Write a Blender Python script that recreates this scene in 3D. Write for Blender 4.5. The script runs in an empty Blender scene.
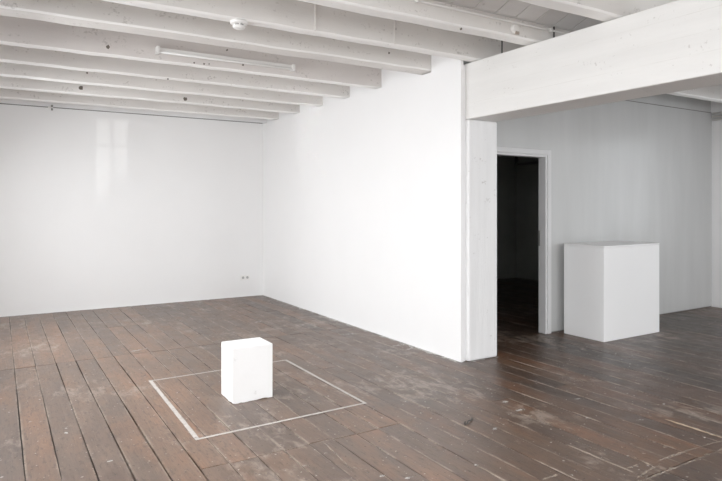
import bpy, bmesh, math, random
from mathutils import Vector, Matrix
R = random.Random(7)
col = bpy.context.scene.collection
sc = bpy.context.scene

# ------------------------------------------------------------------ constants (metres)
F = 596.0                      # focal length in pixels of the 722 px wide photograph
TH = math.radians(31.35)       # heading of the camera, clockwise from +Y
H = 1.5
ZJ = 2.87                      # underside of the joists
ZD = 3.25                      # underside of the deck boards
XL, XP, XR = -0.42, 3.77, 9.0  # window wall, partition, far right wall
YB, YN, YF = 9.33, 4.82, -3.0  # back wall, wall of the side room, wall behind the camera

# ------------------------------------------------------------------ material helpers
def new_mat(name):
    m = bpy.data.materials.new(name); m.use_nodes = True
    nt = m.node_tree; b = nt.nodes['Principled BSDF']
    return m, nt, b
def N(nt, t, **kw):
    n = nt.nodes.new(t)
    for k, v in kw.items():
        if k in n.inputs: n.inputs[k].default_value = v
        else: setattr(n, k, v)
    return n
def coords(nt, scale=(1,1,1), loc=(0,0,0)):
    t = N(nt, 'ShaderNodeNewGeometry'); m = N(nt, 'ShaderNodeMapping')
    m.inputs['Scale'].default_value = scale; m.inputs['Location'].default_value = loc
    nt.links.new(t.outputs['Position'], m.inputs['Vector']); return m.outputs['Vector']
def noise(nt, vec, scale, detail=4, rough=.55, dist=0):
    n = N(nt, 'ShaderNodeTexNoise'); n.inputs['Scale'].default_value = scale
    n.inputs['Detail'].default_value = detail; n.inputs['Roughness'].default_value = rough
    n.inputs['Distortion'].default_value = dist
    nt.links.new(vec, n.inputs['Vector']); return n.outputs['Fac']
def ramp(nt, fac, stops):
    r = N(nt, 'ShaderNodeValToRGB'); e = r.color_ramp.elements
    while len(e) < len(stops): e.new(.5)
    for i, (p, c) in enumerate(stops):
        e[i].position = p; e[i].color = (*c, 1) if len(c) == 3 else c
    nt.links.new(fac, r.inputs['Fac']); return r.outputs['Color']
def mix(nt, fac, a, b, mode='MIX'):
    m = N(nt, 'ShaderNodeMix'); m.data_type = 'RGBA'; m.blend_type = mode
    for s, v in ((0, fac), (6, a), (7, b)):
        if isinstance(v, (int, float)): m.inputs[s].default_value = v
        elif isinstance(v, tuple): m.inputs[s].default_value = (*v, 1) if len(v) == 3 else v
        else: nt.links.new(v, m.inputs[s])
    return m.outputs[2]
def bump(nt, b, h, strength=.2, dist=.01):
    n = N(nt, 'ShaderNodeBump'); n.inputs['Strength'].default_value = strength
    n.inputs['Distance'].default_value = dist
    nt.links.new(h, n.inputs['Height']); nt.links.new(n.outputs['Normal'], b.inputs['Normal'])
g3 = lambda v: (v, v, v)

def paint(name, base, rough=.45, mott=.03, stretch=(1,1,1), bstr=.12, bscale=30, specks=0.0, dirty=None, spec=.5):
    """whitewash / wall paint with faint mottling, roller texture and optional dark specks"""
    m, nt, b = new_mat(name)
    v = coords(nt, stretch)
    n1 = noise(nt, v, 1.7, 5, .6)
    lo = tuple(max(0, c - mott) for c in base); hi = tuple(min(1, c + mott*.5) for c in base)
    c = ramp(nt, n1, [(.3, lo), (.7, hi)])
    if specks:
        n2 = noise(nt, coords(nt), 38, 3, .6)
        n3 = noise(nt, coords(nt, (1,1,3)), 4.5, 3, .6)
        s = N(nt, 'ShaderNodeMath', operation='MULTIPLY')
        nt.links.new(n2, s.inputs[0]); nt.links.new(n3, s.inputs[1])
        f = ramp(nt, s.outputs[0], [(.40 - .08*specks, g3(0)), (.50 - .08*specks, g3(.6))])
        c = mix(nt, f, c, dirty or (.38, .35, .32))
    nt.links.new(c, b.inputs['Base Color'])
    b.inputs['Roughness'].default_value = rough
    b.inputs['Specular IOR Level'].default_value = spec
    bump(nt, b, noise(nt, v, bscale, 4, .6), bstr, .004)
    return m

M = {}
M['wall']   = paint('white_wall_paint', (.885, .885, .885), .42, .012, bstr=.10, bscale=14)
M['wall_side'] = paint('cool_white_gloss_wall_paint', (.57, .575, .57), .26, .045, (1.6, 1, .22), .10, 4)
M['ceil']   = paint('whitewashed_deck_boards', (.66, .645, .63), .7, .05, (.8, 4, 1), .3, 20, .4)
M['edge'] = paint('underside_highlight', (.95, .94, .92), .6, .03, (.6, 3, 3), .3, 30, .2)  # brighter copy of the joist whitewash, painting light onto undersides and chamfers
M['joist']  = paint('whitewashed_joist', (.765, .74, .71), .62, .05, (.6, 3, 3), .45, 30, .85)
M['joist_warm'] = paint('whitewashed_joist_warm', (.70, .66, .635), .62, .05, (.6, 3, 3), .45, 30, .85)
M['beam']   = paint('painted_board_marked_concrete', (.76, .75, .73), .6, .035, (3, .5, 6), .55, 22, .2)
M['column'] = paint('painted_concrete_column', (.87, .87, .87), .5, .05, (9, 9, .6), 1.0, 14, .25)
M['block']  = paint('white_pedestal_paint', (.92, .92, .92), .5, .012, bstr=.15, bscale=20)
M['faint'] = paint('weathered_paint_line', (.745, .735, .71), .7, .08, (3, 3, 9), .3, 30)
M['knot'] = paint('knot', (.16, .14, .12), .8, .05, (9, 9, 9))
M['splinter'] = paint('fresh_splintered_wood', (.60, .47, .34), .7, .1, (9, 9, 9), .3, 30)
M['well'] = paint('socket_grey', (.45, .45, .44), .5, .02)
M['dim'] = paint('darkened_room_wall', (.42, .43, .40), .6, .05)  # white paint greyed down so the unlit room reads darker
M['chalk']  = paint('small_pedestal_plaster', (.93, .93, .925), .7, .03, bstr=.35, bscale=25, specks=.1, dirty=(.7,.69,.67))
M['trim']   = paint('door_frame_paint', (.68, .68, .68), .4, .02, bstr=.1)
M['plastic']= paint('white_plastic', (.86, .85, .83), .35, .01, bstr=.02)
M['pipe']   = paint('painted_pipe', (.78, .76, .73), .45, .04, bstr=.2)
M['dark']   = paint('dark_recess', (.06, .055, .05), .8, .02)
M['shadowline'] = paint('shadow_gap', (.22, .21, .20), .8, .03)
M['steel']  = paint('dull_steel', (.25, .25, .24), .4, .03)
M['frame']  = paint('window_frame_paint', (.75, .75, .74), .4, .02)
M['tape']   = paint('pale_masking_tape', (.63, .59, .55), .6, .07, (8, 8, 8), .2, 30)
M['worn']   = paint('bare_worn_wood', (.52, .43, .35), .7, .10, (6, 6, 6), .3, 30)
M['pmark']  = paint('dried_white_paint', (.66, .64, .61), .6, .10, (10, 10, 10), .3, 30)
m, nt, b = new_mat('diffusing_tube'); b.inputs['Base Color'].default_value = (.88, .88, .86, 1)
b.inputs['Roughness'].default_value = .2; M['tube'] = m
m, nt, b = new_mat('window_glass')
tr = N(nt, 'ShaderNodeBsdfTransparent'); gl = N(nt, 'ShaderNodeBsdfGlossy'); gl.inputs['Roughness'].default_value = .02
mx = N(nt, 'ShaderNodeMixShader'); mx.inputs[0].default_value = .07
nt.links.new(tr.outputs[0], mx.inputs[1]); nt.links.new(gl.outputs[0], mx.inputs[2])
nt.links.new(mx.outputs[0], nt.nodes['Material Output'].inputs['Surface']); M['glass'] = m

def wood():
    m, nt, b = new_mat('worn_dark_floorboards')
    at = N(nt, 'ShaderNodeAttribute'); at.attribute_name = 'board'      # random tone + grain offset per board
    sep = N(nt, 'ShaderNodeSeparateColor'); nt.links.new(at.outputs['Color'], sep.inputs[0])
    geo = N(nt, 'ShaderNodeNewGeometry')
    off = N(nt, 'ShaderNodeVectorMath', operation='MULTIPLY_ADD')
    nt.links.new(at.outputs['Color'], off.inputs[0]); off.inputs[1].default_value = (31, 17, 5)
    nt.links.new(geo.outputs['Position'], off.inputs[2])
    def mp(vec, s):
        k = N(nt, 'ShaderNodeMapping'); k.inputs['Scale'].default_value = s
        nt.links.new(vec, k.inputs['Vector']); return k.outputs['Vector']
    grain = noise(nt, mp(off.outputs[0], (22, 1.1, 1)), 2.2, 6, .65, .6)
    fine  = noise(nt, mp(off.outputs[0], (90, 3, 1)), 2.0, 4, .6)
    blot  = noise(nt, geo.outputs['Position'], 1.5, 5, .6)
    dust  = noise(nt, mp(geo.outputs['Position'], (1, .7, 1)), 6.5, 8, .72)
    c = ramp(nt, grain, [(.28, (.060, .036, .025)), (.5, (.118, .073, .050)), (.75, (.185, .118, .082))])
    c = mix(nt, .35, c, ramp(nt, fine, [(.3, (.05, .03, .02)), (.7, (.19, .125, .09))]))
    tone = ramp(nt, sep.outputs[0], [(0, (.62, .61, .62)), (.5, (1, .97, .94)), (1, (1.45, 1.24, 1.08))])
    c = mix(nt, 1.0, c, tone, 'MULTIPLY')
    c = mix(nt, ramp(nt, blot, [(.40, g3(0)), (.68, g3(.55))]), c, (.065, .050, .043))
    # pale dusty tone fades out from left to right, boards darken towards the right
    sx = N(nt, 'ShaderNodeSeparateXYZ'); nt.links.new(geo.outputs['Position'], sx.inputs[0])
    mr = N(nt, 'ShaderNodeMapRange'); mr.inputs['From Min'].default_value = 1.2; mr.inputs['From Max'].default_value = 4.4
    mr.inputs['To Min'].default_value = 1.0; mr.inputs['To Max'].default_value = .0
    nt.links.new(sx.outputs['X'], mr.inputs['Value'])
    dmask = N(nt, 'ShaderNodeMath', operation='MULTIPLY'); nt.links.new(mr.outputs[0], dmask.inputs[0])
    nt.links.new(ramp(nt, dust, [(.30, g3(.10)), (.66, g3(.62))]), dmask.inputs[1])
    c = mix(nt, dmask.outputs[0], c, (.235, .180, .148))
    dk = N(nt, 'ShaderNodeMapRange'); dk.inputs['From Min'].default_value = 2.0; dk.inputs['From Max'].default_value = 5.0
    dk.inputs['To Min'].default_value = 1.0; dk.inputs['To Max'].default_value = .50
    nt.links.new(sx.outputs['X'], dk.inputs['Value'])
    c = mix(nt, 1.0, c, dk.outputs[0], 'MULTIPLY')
    patch = noise(nt, mp(off.outputs[0], (3, .8, 1)), 1.3, 3, .6)
    c = mix(nt, 1.0, c, ramp(nt, patch, [(.3, (.78, .76, .76)), (.5, (1, .99, .97)), (.72, (1.32, 1.12, .98))]), 'MULTIPLY')
    # wear: pale scuffs where two noises coincide, plus small nail heads / specks
    w1 = noise(nt, mp(geo.outputs['Position'], (1, .55, 1)), 9, 6, .7, .4)
    w2 = noise(nt, geo.outputs['Position'], 1.1, 2, .5)
    wm = N(nt, 'ShaderNodeMath', operation='MULTIPLY'); nt.links.new(w1, wm.inputs[0]); nt.links.new(w2, wm.inputs[1])
    c = mix(nt, ramp(nt, wm.outputs[0], [(.30, g3(0)), (.39, g3(.6))]), c, (.34, .28, .235))
    ea = N(nt, 'ShaderNodeAttribute'); ea.attribute_name = 'edge'
    en = noise(nt, mp(off.outputs[0], (1, .8, 1)), 3.2, 6, .7)
    e1 = ramp(nt, ea.outputs['Fac'], [(0, g3(1)), (.045, g3(.55)), (.09, g3(0)), (.93, g3(0)), (1, g3(.8))])
    e2 = mix(nt, 1.0, e1, ramp(nt, en, [(.46, g3(0)), (.60, g3(.8))]), 'MULTIPLY')
    c = mix(nt, e2, c, (.36, .30, .25))
    e3 = ramp(nt, ea.outputs['Fac'], [(0, g3(.55)), (.06, g3(0)), (.94, g3(0)), (1, g3(.6))])
    e4 = mix(nt, 1.0, e3, ramp(nt, en, [(.40, g3(1)), (.54, g3(0))]), 'MULTIPLY')
    c = mix(nt, e4, c, (.03, .02, .015))
    dsp = noise(nt, mp(off.outputs[0], (9, 2.2, 1)), 6, 5, .7)
    c = mix(nt, ramp(nt, dsp, [(.53, g3(0)), (.68, g3(.65))]), c, (.045, .032, .027))
    sp = noise(nt, geo.outputs['Position'], 34, 2, .5)
    c = mix(nt, ramp(nt, sp, [(.69, g3(0)), (.73, g3(.75))]), c, (.50, .47, .44))
    sp2 = noise(nt, mp(geo.outputs['Position'], (1.3, 1.3, 1)), 27, 2, .5)
    c = mix(nt, ramp(nt, sp2, [(.29, g3(.8)), (.325, g3(0))]), c, (.02, .015, .012))
    hs = N(nt, 'ShaderNodeHueSaturation'); hs.inputs['Saturation'].default_value = 1.10; hs.inputs['Value'].default_value = 1.04
    nt.links.new(c, hs.inputs['Color']); nt.links.new(hs.outputs['Color'], b.inputs['Base Color'])
    r = ramp(nt, dust, [(.3, g3(.30)), (.7, g3(.50))]); nt.links.new(r, b.inputs['Roughness'])
    b.inputs['Specular IOR Level'].default_value = .5
    ad = N(nt, 'ShaderNodeMath', operation='ADD'); nt.links.new(grain, ad.inputs[0]); nt.links.new(w1, ad.inputs[1])
    bump(nt, b, ad.outputs[0], .35, .004)
    return m
M['wood'] = wood()
def ragged(m, scale, lo, hi, top=1.0):
    nt = m.node_tree; b = nt.nodes['Principled BSDF']
    f = noise(nt, coords(nt, (1, .8, 1)), scale, 6, .75)
    nt.links.new(ramp(nt, f, [(lo, g3(0)), (hi, g3(top))]), b.inputs['Alpha'])
ragged(M['worn'], 26, .40, .62, .75); ragged(M['pmark'], 30, .38, .55, .85); ragged(M['tape'], 40, .25, .45, .85)

# ------------------------------------------------------------------ mesh helpers
def bx(bm, x0, x1, y0, y1, z0, z1, mi=0):
    vs = [bm.verts.new((x, y, z)) for x in (x0, x1) for y in (y0, y1) for z in (z0, z1)]
    for f in ((0,1,3,2), (4,6,7,5), (0,4,5,1), (2,3,7,6), (0,2,6,4), (1,5,7,3)):
        fc = bm.faces.new([vs[i] for i in f]); fc.material_index = mi
    return vs
def tube(bm, p, q, r, n=12, r2=None):
    p, q = Vector(p), Vector(q); d = (q - p); L = d.length; d.normalize()
    rot = d.to_track_quat('Z', 'Y').to_matrix().to_4x4()
    bmesh.ops.create_cone(bm, cap_ends=True, segments=n, radius1=r, radius2=r if r2 is None else r2, depth=L,
                          matrix=Matrix.Translation((p + q)/2) @ rot)
def build(name, bm, mat, parent=None, bev=0, seg=2, smooth=False):
    bmesh.ops.recalc_face_normals(bm, faces=bm.faces)
    me = bpy.data.meshes.new(name); bm.to_mesh(me); bm.free()
    for mm in (mat if isinstance(mat, (list, tuple)) else [mat]): me.materials.append(mm)
    o = bpy.data.objects.new(name, me); col.objects.link(o)
    if parent: o.parent = parent; o.matrix_parent_inverse = Matrix.Translation(parent.location).inverted()
    if smooth:
        for p in me.polygons: p.use_smooth = True
    if bev:
        md = o.modifiers.new('bevel', 'BEVEL'); md.width = bev; md.segments = seg; md.limit_method = 'ANGLE'
    return o
def box(name, mat, dims, parent=None, bev=0):
    bm = bmesh.new(); bx(bm, *dims); return build(name, bm, mat, parent, bev)
def tag(o, label=None, cat=None, group=None, kind=None):
    if label: o['label'] = label
    if cat: o['category'] = cat
    if group: o['group'] = group
    if kind: o['kind'] = kind
    return o
def thing(name, loc, label, cat, group=None):
    o = bpy.data.objects.new(name, None); o.location = loc; o.empty_display_size = .2; col.objects.link(o)
    return tag(o, label, cat, group)
def struct(o, label=None): return tag(o, label, None, None, 'structure')

# ------------------------------------------------------------------ floor: individual boards in one mesh
BW = .172
def floor():
    bm = bmesh.new(); lay = bm.loops.layers.float_color.new('board'); led = bm.loops.layers.float_color.new('edge')
    x = XL - 1*BW + .035; k = 0
    rows = [-3.1, -1.0, .55, 1.98, 3.36, 4.85, 6.32, 7.85, 9.5]
    while x < 9.4:
        w = BW + R.uniform(-.004, .004)
        js = [r for r in rows[1:-1] if (r in (1.98, 6.32)) or R.random() < (.0 if x < .9 and r > .6 else .28)]
        if .85 < x < 2.3 and 3.36 not in js: js = sorted(js + [3.36])
        ys = [rows[0]] + [j + R.uniform(-.012, .012) for j in sorted(set(js))] + [rows[-1]]
        for y0, y1 in zip(ys, ys[1:]):
            big = x < 1.1 and y1 < 6.5
            g = R.choice((.004, .0055, .008, .010)) if big else R.choice((.0025, .0035, .0045, .006))
            gy = .004 if abs(y1 - 6.32) < .05 else .002
            n = max(2, int((y1 - y0)/.35)); z = R.uniform(-.0022, .0)
            tone = R.random(); c = (tone, R.random(), R.random(), 1)
            ph = R.uniform(0, 6); top = []
            for i in range(n + 1):
                y = y0 + gy + (y1 - y0 - 2*gy)*i/n
                wl = .0016*math.sin(ph + y*2.1); wr = .0016*math.sin(ph*1.7 + y*2.6)
                top.append((bm.verts.new((x + g/2 + wl, y, z)), bm.verts.new((x + g/2 + wl + .002, y, z + .0)),
                            bm.verts.new((x + w - g/2 + wr, y, z)),
                            bm.verts.new((x + g/2 + wl, y, -.03)), bm.verts.new((x + w - g/2 + wr, y, -.03))))
            fs = []
            for a, b_ in zip(top, top[1:]):
                fs.append(bm.faces.new((a[0], a[2], b_[2], b_[0])))
                fs.append(bm.faces.new((a[3], a[0], b_[0], b_[3])))
                fs.append(bm.faces.new((a[2], a[4], b_[4], b_[2])))
            for a in (top[0], top[-1]): fs.append(bm.faces.new((a[0], a[2], a[4], a[3])))
            for f in fs:
                for l in f.loops: l[lay] = c
            L_ = set(a[0] for a in top) | set(a[3] for a in top)
            for f in fs:
                for l in f.loops:
                    e_ = 0.0 if l.vert in L_ else 1.0; l[led] = (e_, e_, e_, 1)
            for a in top: bm.verts.remove(a[1])
        x += w; k += 1
    bx(bm, XL - .3, 9.4, -3.3, 9.6, -.20, -.028, 1)
    return build('floor', bm, [M['wood'], M['dark']])
FL = struct(floor(), 'dark worn wooden floorboards')

# ------------------------------------------------------------------ walls
def wall_grid(name, axis, c0, c1, a0, a1, z0, z1, holes, mat):
    """wall slab across axis ('x' = plane of constant x) with rectangular openings (a_lo, a_hi, z_lo, z_hi)"""
    bm = bmesh.new()
    cuts = sorted({a0, a1, *[h[0] for h in holes], *[h[1] for h in holes]})
    for p, q in zip(cuts, cuts[1:]):
        hs = [h for h in holes if h[0] <= p + 1e-6 and h[1] >= q - 1e-6]
        spans = [(z0, z1)] if not hs else [(z0, hs[0][2]), (hs[0][3], z1)]
        for s, t in spans:
            if t - s < 1e-4: continue
            if axis == 'x': bx(bm, c0, c1, p, q, s, t)
            else: bx(bm, p, q, c0, c1, s, t)
    bmesh.ops.remove_doubles(bm, verts=bm.verts, dist=1e-5)
    return struct(build(name, bm, mat))
ZT = 3.5
WZ = (.95, 2.62)
left_w  = [(-2.2, -1.0), (-.1, 1.1), (2.1, 3.3), (4.3, 5.5), (6.5, 7.7)]
front_w = [(.6, 1.8), (4.7, 5.9), (6.9, 8.1)]
right_w = [(-1.6, -.4), (.6, 1.8), (2.6, 3.8)]
wall_grid('wall_left', 'x', XL - .25, XL, YF - .25, YB, 0, ZT, [(a, b, *WZ) for a, b in left_w], M['wall'])
wall_grid('wall_front', 'y', YF - .25, YF, XL, XR, 0, ZT, [(a, b, *WZ) for a, b in front_w], M['wall'])
wall_grid('wall_right', 'x', XR, XR + .25, YF - .25, YN + .08, 0, ZT, [(a, b, *WZ) for a, b in right_w], M['wall'])
# back wall: plasterboard up to the joists, masonry set back above it
bm = bmesh.new(); bx(bm, XL, XP, YB, YB + .05, 0, 2.853); bx(bm, XL - .25, XP + .1, YB + .05, YB + .25, 0, ZT)
bx(bm, XL, XP + .08, YB + .012, YB + .06, 2.866, ZT)
struct(build('wall_back', bm, M['wall']))
# partition: lining board in front, solid wall behind it
bm = bmesh.new(); bx(bm, XP, XP + .03, 4.357, YB, 0, 2.852); bx(bm, XP + .08, XP + .22, 4.77, YB + .25, 0, ZT)
bx(bm, XP + .031, XP + .069, 4.372, YB, 0, 2.845); bx(bm, XP + .001, XP + .03, 4.357, 4.815, 2.852, ZD - .002)
struct(build('wall_partition', bm, M['wall']))
# wall of the side room with its doorway
DX0, DX1, DZ = 4.52, 5.435, 2.055
bm = bmesh.new()
bx(bm, XP + .22, DX0 - .01, YN, YN + .08, 0, ZT); bx(bm, DX1 + .01, XR, YN, YN + .08, .012, 2.853)
bx(bm, DX0 - .01, DX1 + .01, YN, YN + .08, DZ + .01, 2.853)
bx(bm, DX0 - .01, XR, YN + .012, YN + .08, 2.866, ZT)
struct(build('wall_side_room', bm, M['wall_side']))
bm = bmesh.new()
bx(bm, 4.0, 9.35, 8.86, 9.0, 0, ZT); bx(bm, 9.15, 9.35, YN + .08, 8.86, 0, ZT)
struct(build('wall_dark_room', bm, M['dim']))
struct(box('shade_strip_1', M['shadowline'], (XL, XP - .005, YB + .004, YB + .011, 2.853, 2.866)))  # dark strip painted in for the shadow line above the wall board
struct(box('shade_strip_2', M['shadowline'], (5.0, XR, YN + .004, YN + .011, 2.853, 2.866)))  # same painted shadow line along the side room wall
struct(box('shade_strip_base', M['shadowline'], (DX1 + .12, XR, YN + .004, YN + .02, 0, .012)))  # dark strip standing in for shade under the side room wall

# door frame (no leaf visible)
dr = struct(bpy.data.objects.new('door_1', None)); dr.location = (5.0, YN, 0); col.objects.link(dr)
bm = bmesh.new()
bx(bm, DX1, DX1 + .028, YN - .022, YN + .085, 0, DZ + .028); bx(bm, DX0 - .028, DX0, YN - .022, YN + .085, 0, DZ + .028)
bx(bm, DX0, DX1, YN - .022, YN + .085, DZ, DZ + .028)
build('door_jamb', bm, M['trim'], dr, .003)
bm = bmesh.new()
bx(bm, DX1 + .028, DX1 + .085, YN - .034, YN, 0, DZ + .085); bx(bm, DX0 - .085, DX0 - .028, YN - .034, YN, 0, DZ + .085)
bx(bm, DX0 - .028, DX1 + .028, YN - .034, YN, DZ + .028, DZ + .085)
build('door_casing', bm, M['trim'], dr, .004)
box('strike_plate', M['steel'], (DX1 - .004, DX1 + .001, YN + .06, YN + .088, 1.02, 1.20), dr)

# ------------------------------------------------------------------ ceiling deck: boards running along Y
bm = bmesh.new(); x = XL - .25
while x < 9.3:
    w = .217
    bx(bm, x + .005, x + w - .005, YF - .25, 9.55, ZD + R.uniform(0, .006), ZD + .06); x += w
bx(bm, XL - .25, 9.35, YF - .25, 9.58, ZD + .03, ZD + .2)
sx_ = XL
while sx_ < XR - .01:      # sloping boards packed between the two nearest joists
    w = min(.222, XR - sx_ - .001)
    v = [bm.verts.new((x_, y_, z_)) for x_ in (sx_ + .004, sx_ + w - .004) for y_, z_ in ((3.66, 3.02), (3.46, 3.02), (2.74, 3.29), (2.74, 3.33), (3.66, 3.06))]
    for k in range(5): bm.faces.new((v[k], v[(k+1) % 5], v[5 + (k+1) % 5], v[5 + k]))
    bm.faces.new(v[:5]); bm.faces.new(v[5:][::-1]); sx_ += .222
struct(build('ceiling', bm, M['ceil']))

# ------------------------------------------------------------------ joists
def joist(y, w, x0, x1, label, mat='joist', zb=ZJ, marks=(), seams=()):
    bm = bmesh.new(); n = max(2, int((x1 - x0)/.22)); rr = random.Random(int(y*100)); st = []
    c = .014
    for i in range(n + 1):
        x = x0 + (x1 - x0)*i/n
        a, b_, z = [rr.uniform(-.0035, .0035) for _ in range(3)]
        pr = [(y + a*.5, ZD + .02), (y + a, zb + c + z), (y + a + c, zb + z), (y + w + b_ - c, zb + z), (y + w + b_, zb + c + z), (y + w + b_*.5, ZD + .02)]
        st.append([bm.verts.new((x, p[0], p[1])) for p in pr])
    for s, t in zip(st, st[1:]):
        for k in range(6): bm.faces.new((s[k], s[(k+1) % 6], t[(k+1) % 6], t[k]))
    bm.faces.new(st[0]); bm.faces.new(st[-1])
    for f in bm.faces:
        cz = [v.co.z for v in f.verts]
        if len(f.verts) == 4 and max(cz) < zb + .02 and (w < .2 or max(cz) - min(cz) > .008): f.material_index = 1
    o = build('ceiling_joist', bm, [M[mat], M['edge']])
    tag(o, label, 'joist', 'whitewashed ceiling joists')
    for (mx, mz, r) in marks:
        b2 = bmesh.new(); prof = []
        for k in range(9):
            an = k*2*math.pi/9; q = r*rr.uniform(.7, 1.25)
            prof.append((mx + q*math.cos(an), mz + q*1.1*math.sin(an)))
        f0 = [b2.verts.new((p[0], y - .0055, p[1])) for p in prof]; f1 = [b2.verts.new((p[0], y + .004, p[1])) for p in prof]
        b2.faces.new(f0)
        for k in range(9): b2.faces.new((f0[k], f0[(k+1) % 9], f1[(k+1) % 9], f1[k]))
        build('knot_hole', b2, M['knot'], o)
    for sx in seams:
        box('lap_seam', M[mat], (sx, sx + .012, y - .012, y + .004, zb + .01, ZD), o)
    return o
def onface(px, py, y):
    u = (px - 361)/F; d = Vector((math.sin(TH) + math.cos(TH)*u, math.cos(TH) - math.sin(TH)*u)); t = y/d.y
    return d.x*t, H + (205 - py)/F*t
def mk(y, *ps): return [(*onface(px, py, y), r) for px, py, r in ps]
e = XP + .08
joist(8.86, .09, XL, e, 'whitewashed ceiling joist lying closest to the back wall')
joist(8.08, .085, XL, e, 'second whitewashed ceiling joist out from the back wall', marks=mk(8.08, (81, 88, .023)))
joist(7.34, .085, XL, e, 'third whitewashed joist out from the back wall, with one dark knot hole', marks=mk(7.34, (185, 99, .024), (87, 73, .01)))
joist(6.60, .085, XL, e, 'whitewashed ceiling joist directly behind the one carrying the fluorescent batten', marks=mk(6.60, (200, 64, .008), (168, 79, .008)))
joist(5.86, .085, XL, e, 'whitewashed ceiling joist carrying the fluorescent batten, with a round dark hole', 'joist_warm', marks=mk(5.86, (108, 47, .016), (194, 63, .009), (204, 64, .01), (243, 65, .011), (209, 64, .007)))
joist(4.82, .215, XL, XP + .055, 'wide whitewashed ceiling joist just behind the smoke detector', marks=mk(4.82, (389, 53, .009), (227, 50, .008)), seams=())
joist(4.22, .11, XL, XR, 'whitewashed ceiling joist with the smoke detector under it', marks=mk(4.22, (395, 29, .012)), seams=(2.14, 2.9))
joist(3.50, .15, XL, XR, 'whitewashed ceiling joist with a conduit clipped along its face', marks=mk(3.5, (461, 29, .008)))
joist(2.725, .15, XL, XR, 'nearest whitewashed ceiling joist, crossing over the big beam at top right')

# conduits along the joist face, with brackets
def conduit(y, z, r, x0, x1, label, clips):
    o = thing('conduit_pipe', (x0, y, z), label, 'pipe')
    bm = bmesh.new(); tube(bm, (x0, y, z), (x1, y, z), r, 10); build('pipe_run', bm, M['pipe'], o, smooth=True)
    for cx in clips:
        bm = bmesh.new(); bx(bm, cx - .012, cx + .012, y - r - .004, 3.495, z - r - .006, z + r + .006); build('pipe_clip', bm, M['pipe'], o, .003)
    return o
conduit(3.478, 2.982, .010, XL, XR, 'thin white conduit, running along the joist face near the ceiling boards', (1.3, 2.6, 4.0))

def clamp():
    o = [q for q in col.objects if q.name == 'conduit_pipe'][0]
    x, z = onface(515, 30, 3.48)
    bm = bmesh.new(); tube(bm, (x, 3.462, z + .01), (x, 3.494, z + .01), .036, 9, .042); build('pipe_clamp', bm, M['pipe'], o, .006)
    b2 = bmesh.new(); bx(b2, x - .012, x + .03, 3.458, 3.47, z - .04, z - .012); build('rust_stain', b2, M['rust'], o, .004)
M['rust'] = paint('rusty_flaked_paint', (.42, .36, .31), .8, .12, (9, 9, 9), .3, 40)
clamp()
# ------------------------------------------------------------------ beam and column
CY0, CY1, CX0, CX1 = 4.33, 4.76, 3.84, 4.22
bm = bmesh.new(); vs = bx(bm, CX0, CX1, CY0, CY1, 0, 2.322)
o = build('concrete_column', bm, M['column'], None, .018)
tag(o, 'white painted concrete column carrying the big beam at the end of the partition', 'column')
bm = bmesh.new(); bx(bm, CX0, CX1 + .0, YF, CY1, 2.322, 2.858)
bms = o
o = build('concrete_beam', bm, M['beam'], None, .010)
tag(o, 'massive white painted concrete beam spanning overhead at the right', 'beam')
for zz in (2.47, 2.60, 2.74):
    box('formwork_ridge', M['faint'], (CX0 - .0015, CX0 + .003, YF, CY0 - .02, zz, zz + .004), o)

for px, py in ((699, 2), (700, 9), (701, 14), (702, 34), (702, 44), (703, 50), (703, 62), (685, 19), (687, 54), (637, 60), (697, 72), (472, 117)):
    u = (px - 361)/F; t = CX0/(math.sin(TH) + math.cos(TH)*u); Y = t*(math.cos(TH) - math.sin(TH)*u); Z = H + (205 - py)/F*t
    bm = bmesh.new(); tube(bm, (CX0 - .001, Y, Z), (CX0 + .003, Y, Z), R.uniform(.0035, .006), 8); build('pin_hole', bm, M['faint'], o)
# ------------------------------------------------------------------ pedestals
def pedestal(name, dims, label, mat, bev, slop):
    x0, x1, y0, y1, z1 = dims
    o = thing(name, ((x0+x1)/2, (y0+y1)/2, 0), label, 'pedestal')
    return o
x0, x1, y0, y1, z1 = 5.655, 6.675, 4.18, 4.72, 1.05
o = thing('display_plinth', ((x0+x1)/2, (y0+y1)/2, 0), 'large white box plinth standing against the side room wall by the doorway', 'plinth')
bm = bmesh.new(); bx(bm, x0, x1, y0, y1, .0, z1 - .018); build('plinth_body', bm, M['block'], o, .003)
box('plinth_top', M['block'], (x0 - .001, x1 + .001, y0 - .001, y1, z1 - .016, z1), o, .002)
x0, x1, y0, y1, z1 = 1.508, 1.832, 4.333, 4.60, .419
bm = bmesh.new()
nx, nz = 10, 12
def chip(p):
    # slightly irregular lower edge
    if p[2] < .001: return (p[0] , p[1], R.choice((0, 0, 0, .004, .007)))
    return p
ring = []
pts = [(x0 + (x1-x0)*i/nx, y0) for i in range(nx)] + [(x1, y0 + (y1-y0)*i/8) for i in range(8)] + \
      [(x1 - (x1-x0)*i/nx, y1) for i in range(nx)] + [(x0, y1 - (y1-y0)*i/8) for i in range(8)]
lo = [bm.verts.new(chip((a, b_, 0))) for a, b_ in pts]; hi = [bm.verts.new((a, b_, z1)) for a, b_ in pts]
for k in range(len(pts)): bm.faces.new((lo[k], lo[(k+1) % len(pts)], hi[(k+1) % len(pts)], hi[k]))
bm.faces.new(hi); bm.faces.new(lo)
o = build('small_plinth', bm, M['chalk'], None, .004)
tag(o, 'small white block with a chipped lower edge inside the taped square', 'plinth')

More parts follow.
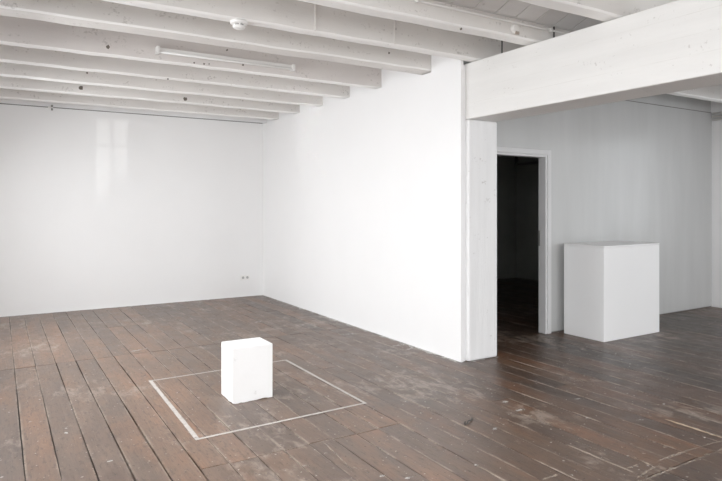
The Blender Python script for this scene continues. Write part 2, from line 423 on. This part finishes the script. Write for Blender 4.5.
# ------------------------------------------------------------------ taped outline on the floor
o = thing('tape_outline', (1.74, 4.55, 0), 'thin pale tape rectangle marked out on the floorboards around the small block', 'tape')
P = [(1.110, 5.268), (2.378, 5.300), (2.372, 3.835), (1.090, 3.800)]
W = [.024, .024, .024, .030]
for k in range(4):
    a, b_ = Vector(P[k]), Vector(P[(k+1) % 4]); d = (b_ - a).normalized(); nn = Vector((-d.y, d.x)) * W[k]/2
    bm = bmesh.new(); n = 26; prev = None; L = (b_ - a).length
    for i in range(n + 1):
        t = -W[k]/2 + (L + W[k])*i/n; j = [R.uniform(-.001, .001) for _ in range(2)]
        c = a + d*t; p, q = c + nn*(1 + j[0]*60), c - nn*(1 + j[1]*60)
        zz = .0016 + k*.0003
        cur = (bm.verts.new((p.x, p.y, zz)), bm.verts.new((q.x, q.y, zz)))
        if prev: bm.faces.new((prev[0], prev[1], cur[1], cur[0]))
        prev = cur
    build('tape_strip', bm, M['tape'], o)

# ------------------------------------------------------------------ marks on the floor
def ground(px, py):
    D = H*F/(py - 205); u = (px - 361)/F
    return D*(math.sin(TH) + math.cos(TH)*u), D*(math.cos(TH) - math.sin(TH)*u)
def blob(x, y, rx, ry, ang, mat, name='paint_mark', z=.0011):
    bm = bmesh.new(); n = 14; vs = []
    for k in range(n):
        an = 2*math.pi*k/n; q = R.uniform(.55, 1.15)
        a, b_ = rx*q*math.cos(an), ry*q*math.sin(an)
        vs.append(bm.verts.new((x + a*math.cos(ang) - b_*math.sin(ang), y + a*math.sin(ang) + b_*math.cos(ang), z)))
    bm.faces.new(vs); return build(name, bm, M[mat], FL)
def streak(p0, p1, w, mat, name='wear_streak', z=.0012):
    a, b_ = Vector(ground(*p0)), Vector(ground(*p1)); d = (b_ - a); L = d.length; d.normalize(); nn = Vector((-d.y, d.x))
    bm = bmesh.new(); n = 16; up, dn = [], []
    for i in range(n + 1):
        t = i/n; e_ = math.sin(math.pi*min(1, max(0, t)))**.6
        c = a + d*L*t; up.append(c + nn*w*e_*R.uniform(.3, .8)); dn.append(c - nn*w*e_*R.uniform(.1, .6))
    vs = [bm.verts.new((p.x, p.y, z)) for p in up + dn[::-1][1:-1]]
    bm.faces.new(vs); return build(name, bm, M[mat], FL)
streak((664, 419), (724, 438.5), .03, 'splinter', 'splintered_edge'); streak((684, 424), (735, 442), .022, 'worn')
streak((542, 480), (560, 474), .02, 'worn')
for p0, p1, w in (((560, 376), (600, 384), .012), ((636, 378), (662, 384), .012), ((632, 456), (656, 468), .02), ((566, 438), (604, 452), .008),
                  ((488, 418), (510, 428), .008), ((420, 404), (452, 418), .006), ((395, 428), (440, 452), .006), ((322, 441), (352, 470), .012),
                  ((344, 466), (368, 470), .012), ((528, 420), (545, 428), .008), ((624, 470), (640, 464), .012), ((656, 462), (700, 447), .022),
                  ((700, 447), (722, 441), .016), ((634, 480), (664, 462), .016)):
    streak(p0, p1, w, 'worn')
for px, py, rx, ry in ((568, 382, .045, .022), (495, 429, .03, .015), (139, 350, .12, .02), (54, 312, .05, .02), (577, 399, .03, .012), (640, 420, .03, .012),
                       (587, 418, .014, .01), (382, 476, .018, .014), (409, 478, .03, .012), (304, 466, .012, .008), (309, 466, .012, .008),
                       (98, 400, .014, .01), (110, 461, .02, .012), (66, 433, .012, .02), (268, 312, .06, .02), (258, 322, .05, .02), (302, 325, .03, .015),
                       (520, 410, .05, .016), (530, 416, .04, .012), (548, 424, .04, .01), (505, 402, .03, .02), (400, 345, .10, .02), (410, 349, .06, .02),
                       (350, 334, .12, .012), (199, 305, .03, .02), (553, 417, .012, .01), (665, 447, .02, .012), (478, 395, .012, .01), (462, 404, .01, .01),
                       (17, 388, .02, .01), (18, 392, .015, .01), (476, 465, .015, .01), (664, 404, .02, .01)):
    x, y = ground(px, py); blob(x, y, rx, ry, R.uniform(-.4, .4), 'pmark' if R.random() < .55 else 'worn')
def base_smear(p, q, wmax, n, mat='pmark'):
    a, b_ = Vector(p), Vector(q); d = (b_ - a); L = d.length; d.normalize(); nn = Vector((-d.y, d.x))
    bm = bmesh.new(); prev = None
    for i in range(n + 1):
        c = a + d*L*i/n; w = wmax*R.uniform(.15, 1)**2 + .002
        cur = (bm.verts.new((c.x, c.y, .0012)), bm.verts.new((c.x + nn.x*w, c.y + nn.y*w, .0012)))
        if prev: bm.faces.new((prev[0], prev[1], cur[1], cur[0]))
        prev = cur
    build('paint_smear', bm, M[mat], FL)
base_smear((3.95, 1.965), (2.6, 1.965), -.03, 50, 'worn'); base_smear((2.4, 3.35), (.9, 3.35), -.012, 40, 'worn')
base_smear((XP, 4.36), (XP, YB), .07, 90)
base_smear((XP, YB), (XL, YB), .06, 80)
base_smear((CX1, CY0), (CX0, CY0), -.03, 16) if 0 else base_smear((CX0, CY0), (CX1, CY0), -.03, 16)
for px, py in ((73, 410), (86, 447), (49, 414), (112, 434), (15, 458), (57, 451), (30, 428)):
    x, y = ground(px, py); blob(x, y, .006, .006, 0, 'dark', 'nail_hole')
# chewed dark scrap lying on the boards
x, y = ground(469, 421)
cu = bpy.data.curves.new('wire_scrap', 'CURVE'); cu.dimensions = '3D'; cu.bevel_depth = .0045; cu.bevel_resolution = 2
s = cu.splines.new('BEZIER'); pts = [(*(a - b_ for a, b_ in zip(ground(*q), (x, y))), z) for q, z in (((465.2, 422.5), .006), ((465.6, 425), .006), ((468.5, 422.5), .012), ((471, 421), .006), ((472, 418.6), .006))]
s.bezier_points.add(len(pts) - 1)
for bp_, p in zip(s.bezier_points, pts): bp_.co = (x + p[0], y + p[1], p[2]); bp_.handle_left_type = bp_.handle_right_type = 'AUTO'
cu.materials.append(M['dark'])
tmp = bpy.data.objects.new('tmp', cu); col.objects.link(tmp)
dg = bpy.context.evaluated_depsgraph_get(); me = bpy.data.meshes.new_from_object(tmp.evaluated_get(dg)); bpy.data.objects.remove(tmp)
o = bpy.data.objects.new('wire_scrap', me); col.objects.link(o)
tag(o, 'tiny bent scrap of black wire lying on the bare floorboards', 'wire')

# ------------------------------------------------------------------ fluorescent batten
x0, x1, zc = 1.275, 2.70, 2.965
o = thing('batten_light', ((x0+x1)/2, 5.83, zc), 'long slim white fluorescent batten fixed along a ceiling joist', 'light')
box('batten_housing', M['plastic'], (x0 + .01, x1 - .01, 5.81, 5.858, zc - .004, zc + .028), o, .004)
bm = bmesh.new(); tube(bm, (x0 + .03, 5.80, zc - .018), (x1 - .03, 5.80, zc - .018), .013, 14); build('fluorescent_tube', bm, M['tube'], o, smooth=True)
for xx in (x0, x1 - .025): box('end_cap', M['plastic'], (xx, xx + .028, 5.775, 5.857, zc - .036, zc + .032), o, .005)

# smoke detector under the joist
sx, sz = onface(239, 21.5, 4.275)
o = thing('smoke_detector', (sx, 4.275, ZJ), 'round white smoke detector mounted under a ceiling joist', 'smoke detector')
def lathe(prof, n=28):
    bm = bmesh.new(); rings = []
    for r, z in prof:
        rings.append([bm.verts.new((sx + r*math.cos(2*math.pi*k/n), 4.275 + r*math.sin(2*math.pi*k/n), z)) for k in range(n)])
    for a, b_ in zip(rings, rings[1:]):
        for k in range(n): bm.faces.new((a[k], a[(k+1) % n], b_[(k+1) % n], b_[k]))
    bm.faces.new(rings[0]); bm.faces.new(rings[-1]); return bm
build('detector_base', lathe([(.062, ZJ + .004), (.066, ZJ - .006), (.062, ZJ - .020), (.045, ZJ - .022)]), M['plastic'], o, smooth=True)
build('detector_vent', lathe([(.034, ZJ - .020), (.034, ZJ - .034)]), M['steel'], o)
bm = lathe([(.046, ZJ - .034), (.047, ZJ - .042), (.036, ZJ - .053), (.018, ZJ - .057)]); build('detector_cap', bm, M['plastic'], o, smooth=True)
for k in range(6):
    an = k*math.pi/3 + .3; cx_, cy_ = sx + .043*math.cos(an), 4.275 + .043*math.sin(an)
    box('detector_rib', M['plastic'], (cx_ - .004, cx_ + .004, cy_ - .004, cy_ + .004, ZJ - .036, ZJ - .020), o)

# ------------------------------------------------------------------ double socket on the back wall
x0, z0 = onface(245, 277.5, YB); 
o = thing('wall_socket', (x0, YB, z0), 'white double power socket low on the back wall near the corner', 'socket')
box('socket_plate', M['plastic'], (x0 - .075, x0 + .075, YB - .010, YB, z0 - .040, z0 + .040), o, .004)
for s_ in (-1, 1):
    c = x0 + s_*.0365
    bm = bmesh.new(); tube(bm, (c, YB - .012, z0), (c, YB - .009, z0), .022, 20); build('socket_well', bm, M['well'], o)
    bm = bmesh.new()
    for t_ in (-1, 1): tube(bm, (c + t_*.0095, YB - .0135, z0), (c + t_*.0095, YB - .011, z0), .003, 8)
    build('socket_holes', bm, M['dark'], o)
# small bracket hanging at the top of the back wall
x0, z0 = onface(52, 106, YB - .02)
o = thing('cable_bracket', (x0, YB - .02, z0), 'small grey bracket at the top edge of the back wall', 'bracket')
box('bracket_plate', M['steel'], (x0 - .012, x0 + .012, YB - .03, YB + .001, z0 - .06, z0 + .015), o, .003)
box('bracket_foot', M['plastic'], (x0 - .05, x0 + .015, YB - .035, YB + .001, z0 - .032, z0 - .018), o, .003)

# hanger rods in the dark gap over the beam
for px, py, yy, lab in ((502, 47, 3.92, 'thin dark hanger rod dropping behind the beam, left of the pipe joist'),
                        (554, 29, 3.30, 'thin dark hanger rod dropping behind the beam, right of the pipe joist')):
    u = (px - 361)/F; X = 4.05; t = X/(math.sin(TH) + math.cos(TH)*u); Y = t*(math.cos(TH) - math.sin(TH)*u)
    bm = bmesh.new(); tube(bm, (X, Y, 2.855), (X, Y, ZD + .01), .007, 8)
    o = build('hanger_rod', bm, M['dark'], smooth=True); tag(o, lab, 'rod')

# pipes at the top of the far right wall
for k, nm in enumerate(('topmost', 'middle', 'lowest')):
    bm = bmesh.new(); z = 2.84 - k*.045
    tube(bm, (XR - .035, YF, z), (XR - .035, YN - .03, z), .017, 12)
    o = build('wall_pipe', bm, M['pipe'], smooth=True); tag(o, nm + ' of three thin pipes at the top of the far right wall', 'pipe', 'pipes on the far right wall')
# boxed duct in the dark room
bm = bmesh.new(); tube(bm, (9.1, 5.2, 2.34), (9.1, 8.84, 2.34), .03, 10); tube(bm, (9.1, 8.8, 2.34), (9.1, 8.8, ZD), .03, 10)
o = build('heating_pipe', bm, M['steel'], smooth=True); tag(o, 'dark pipe running high in the unlit room beyond the doorway', 'pipe')

# ------------------------------------------------------------------ windows (all outside the picture) and their light
def window(i, axis, c, a0, a1, inward):
    o = struct(bpy.data.objects.new('window_%d' % i, None)); col.objects.link(o)
    z0, z1 = WZ; bm = bmesh.new(); f = .055
    def seg(p, q, s, t, d0=.0, d1=.06, m=bm):
        lo, hi = sorted((c + inward*d0*-1, c - inward*d1))
        if axis == 'x': bx(m, lo, hi, p, q, s, t)
        else: bx(m, p, q, lo, hi, s, t)
    o.location = (c, a0, z0) if axis == 'x' else (a0, c, z0)
    seg(a0, a0 + f, z0, z1); seg(a1 - f, a1, z0, z1); seg(a0 + f, a1 - f, z0, z0 + f); seg(a0 + f, a1 - f, z1 - f, z1)
    mid = (a0 + a1)/2; seg(mid - .035, mid + .035, z0 + f, z1 - f)
    tz = z0 + (z1 - z0)*.66; seg(a0 + f, mid - .035, tz - .025, tz + .025); seg(mid + .035, a1 - f, tz - .025, tz + .025)
    build('window_frame', bm, M['frame'], o)
    b2 = bmesh.new(); seg(a0 + .02, a1 - .02, z0 + .02, z1 - .02, .028, .032, b2); build('window_pane', b2, M['glass'], o)
def area(name, loc, d, sx_, sy_, power, color=(1, 1, 1), spread=180):
    l = bpy.data.lights.new(name, 'AREA'); l.shape = 'RECTANGLE'; l.size = sx_; l.size_y = sy_; l.energy = power; l.color = color
    l.spread = math.radians(spread)
    o = bpy.data.objects.new(name, l); col.objects.link(o); o.location = loc
    o.rotation_euler = Vector(d).to_track_quat('-Z', 'Y').to_euler(); return o
zc = sum(WZ)/2; wc = (.97, .985, 1.0)
PL, PF, PR = [34, 62, 62, 58, 76], [118, 80, 46], 8
i = 1
for a, b_ in left_w:
    window(i, 'x', XL - .12, a, b_, 1); i += 1
    area('sky_light', (XL - .32, (a + b_)/2, zc + .1), (1, 0, -.85), b_ - a, 1.8, PL[i - 2], wc, 165)
for a, b_ in front_w:
    window(i, 'y', YF - .12, a, b_, 1); i += 1
    area('sky_light', ((a + b_)/2, YF - .32, zc + .1), (0, 1, -.9), b_ - a, 1.8, PF[i - 7], wc, 165)
for a, b_ in right_w:
    window(i, 'x', XR + .12, a, b_, -1); i += 1
    area('sky_light', (XR + .32, (a + b_)/2, zc + .1), (-1, 0, -.28), b_ - a, 1.8, PR, wc)

# faint pane-shaped light patches from added narrow lamps floating inside the room
def patch_lamp(c, d, zs, power):
    d = Vector(d).normalized(); side = Vector((d.y, -d.x, 0)).normalized()
    for s_ in (-1, 1):
        for z0, z1 in zs:
            p = Vector((c[0], c[1], (z0 + z1)/2)) + side*s_*.115
            area('patch_lamp', p, d, .17, z1 - z0, power*(z1 - z0), (1, .99, .97), .45)
d_ = (.34, 1, .055)
patch_lamp((XL + .3, 9.33 - (1.425 - XL - .3)/.34), d_, ((2.14, 2.50), (1.70, 2.09), (1.30, 1.65)), .05)
d_ = (.70, 1, .20)
patch_lamp((XL + .3, 7.55 - (3.77 - XL - .3)/.70), d_, ((1.66, 2.02), (1.24, 1.61), (.82, 1.19)), .12)

w = bpy.data.worlds.new('sky'); sc.world = w; w.use_nodes = True
w.node_tree.nodes['Background'].inputs[0].default_value = (.85, .92, 1, 1)
w.node_tree.nodes['Background'].inputs[1].default_value = 1.2

# ------------------------------------------------------------------ camera
cam = bpy.data.cameras.new('camera'); co = bpy.data.objects.new('camera', cam); col.objects.link(co)
co.location = (0, 0, H); co.rotation_euler = (math.pi/2, 0, -TH)
cam.sensor_width = 36; cam.lens = 36*F/722; cam.shift_y = -(240.5 - 205)/722; cam.clip_start = .05
sc.camera = co
sc.view_settings.view_transform = 'Standard'; sc.view_settings.look = 'None'
sc.view_settings.exposure = .35; sc.view_settings.gamma = 1.12
sc.cycles.max_bounces = 14; sc.cycles.diffuse_bounces = 8; sc.cycles.sample_clamp_indirect = 6
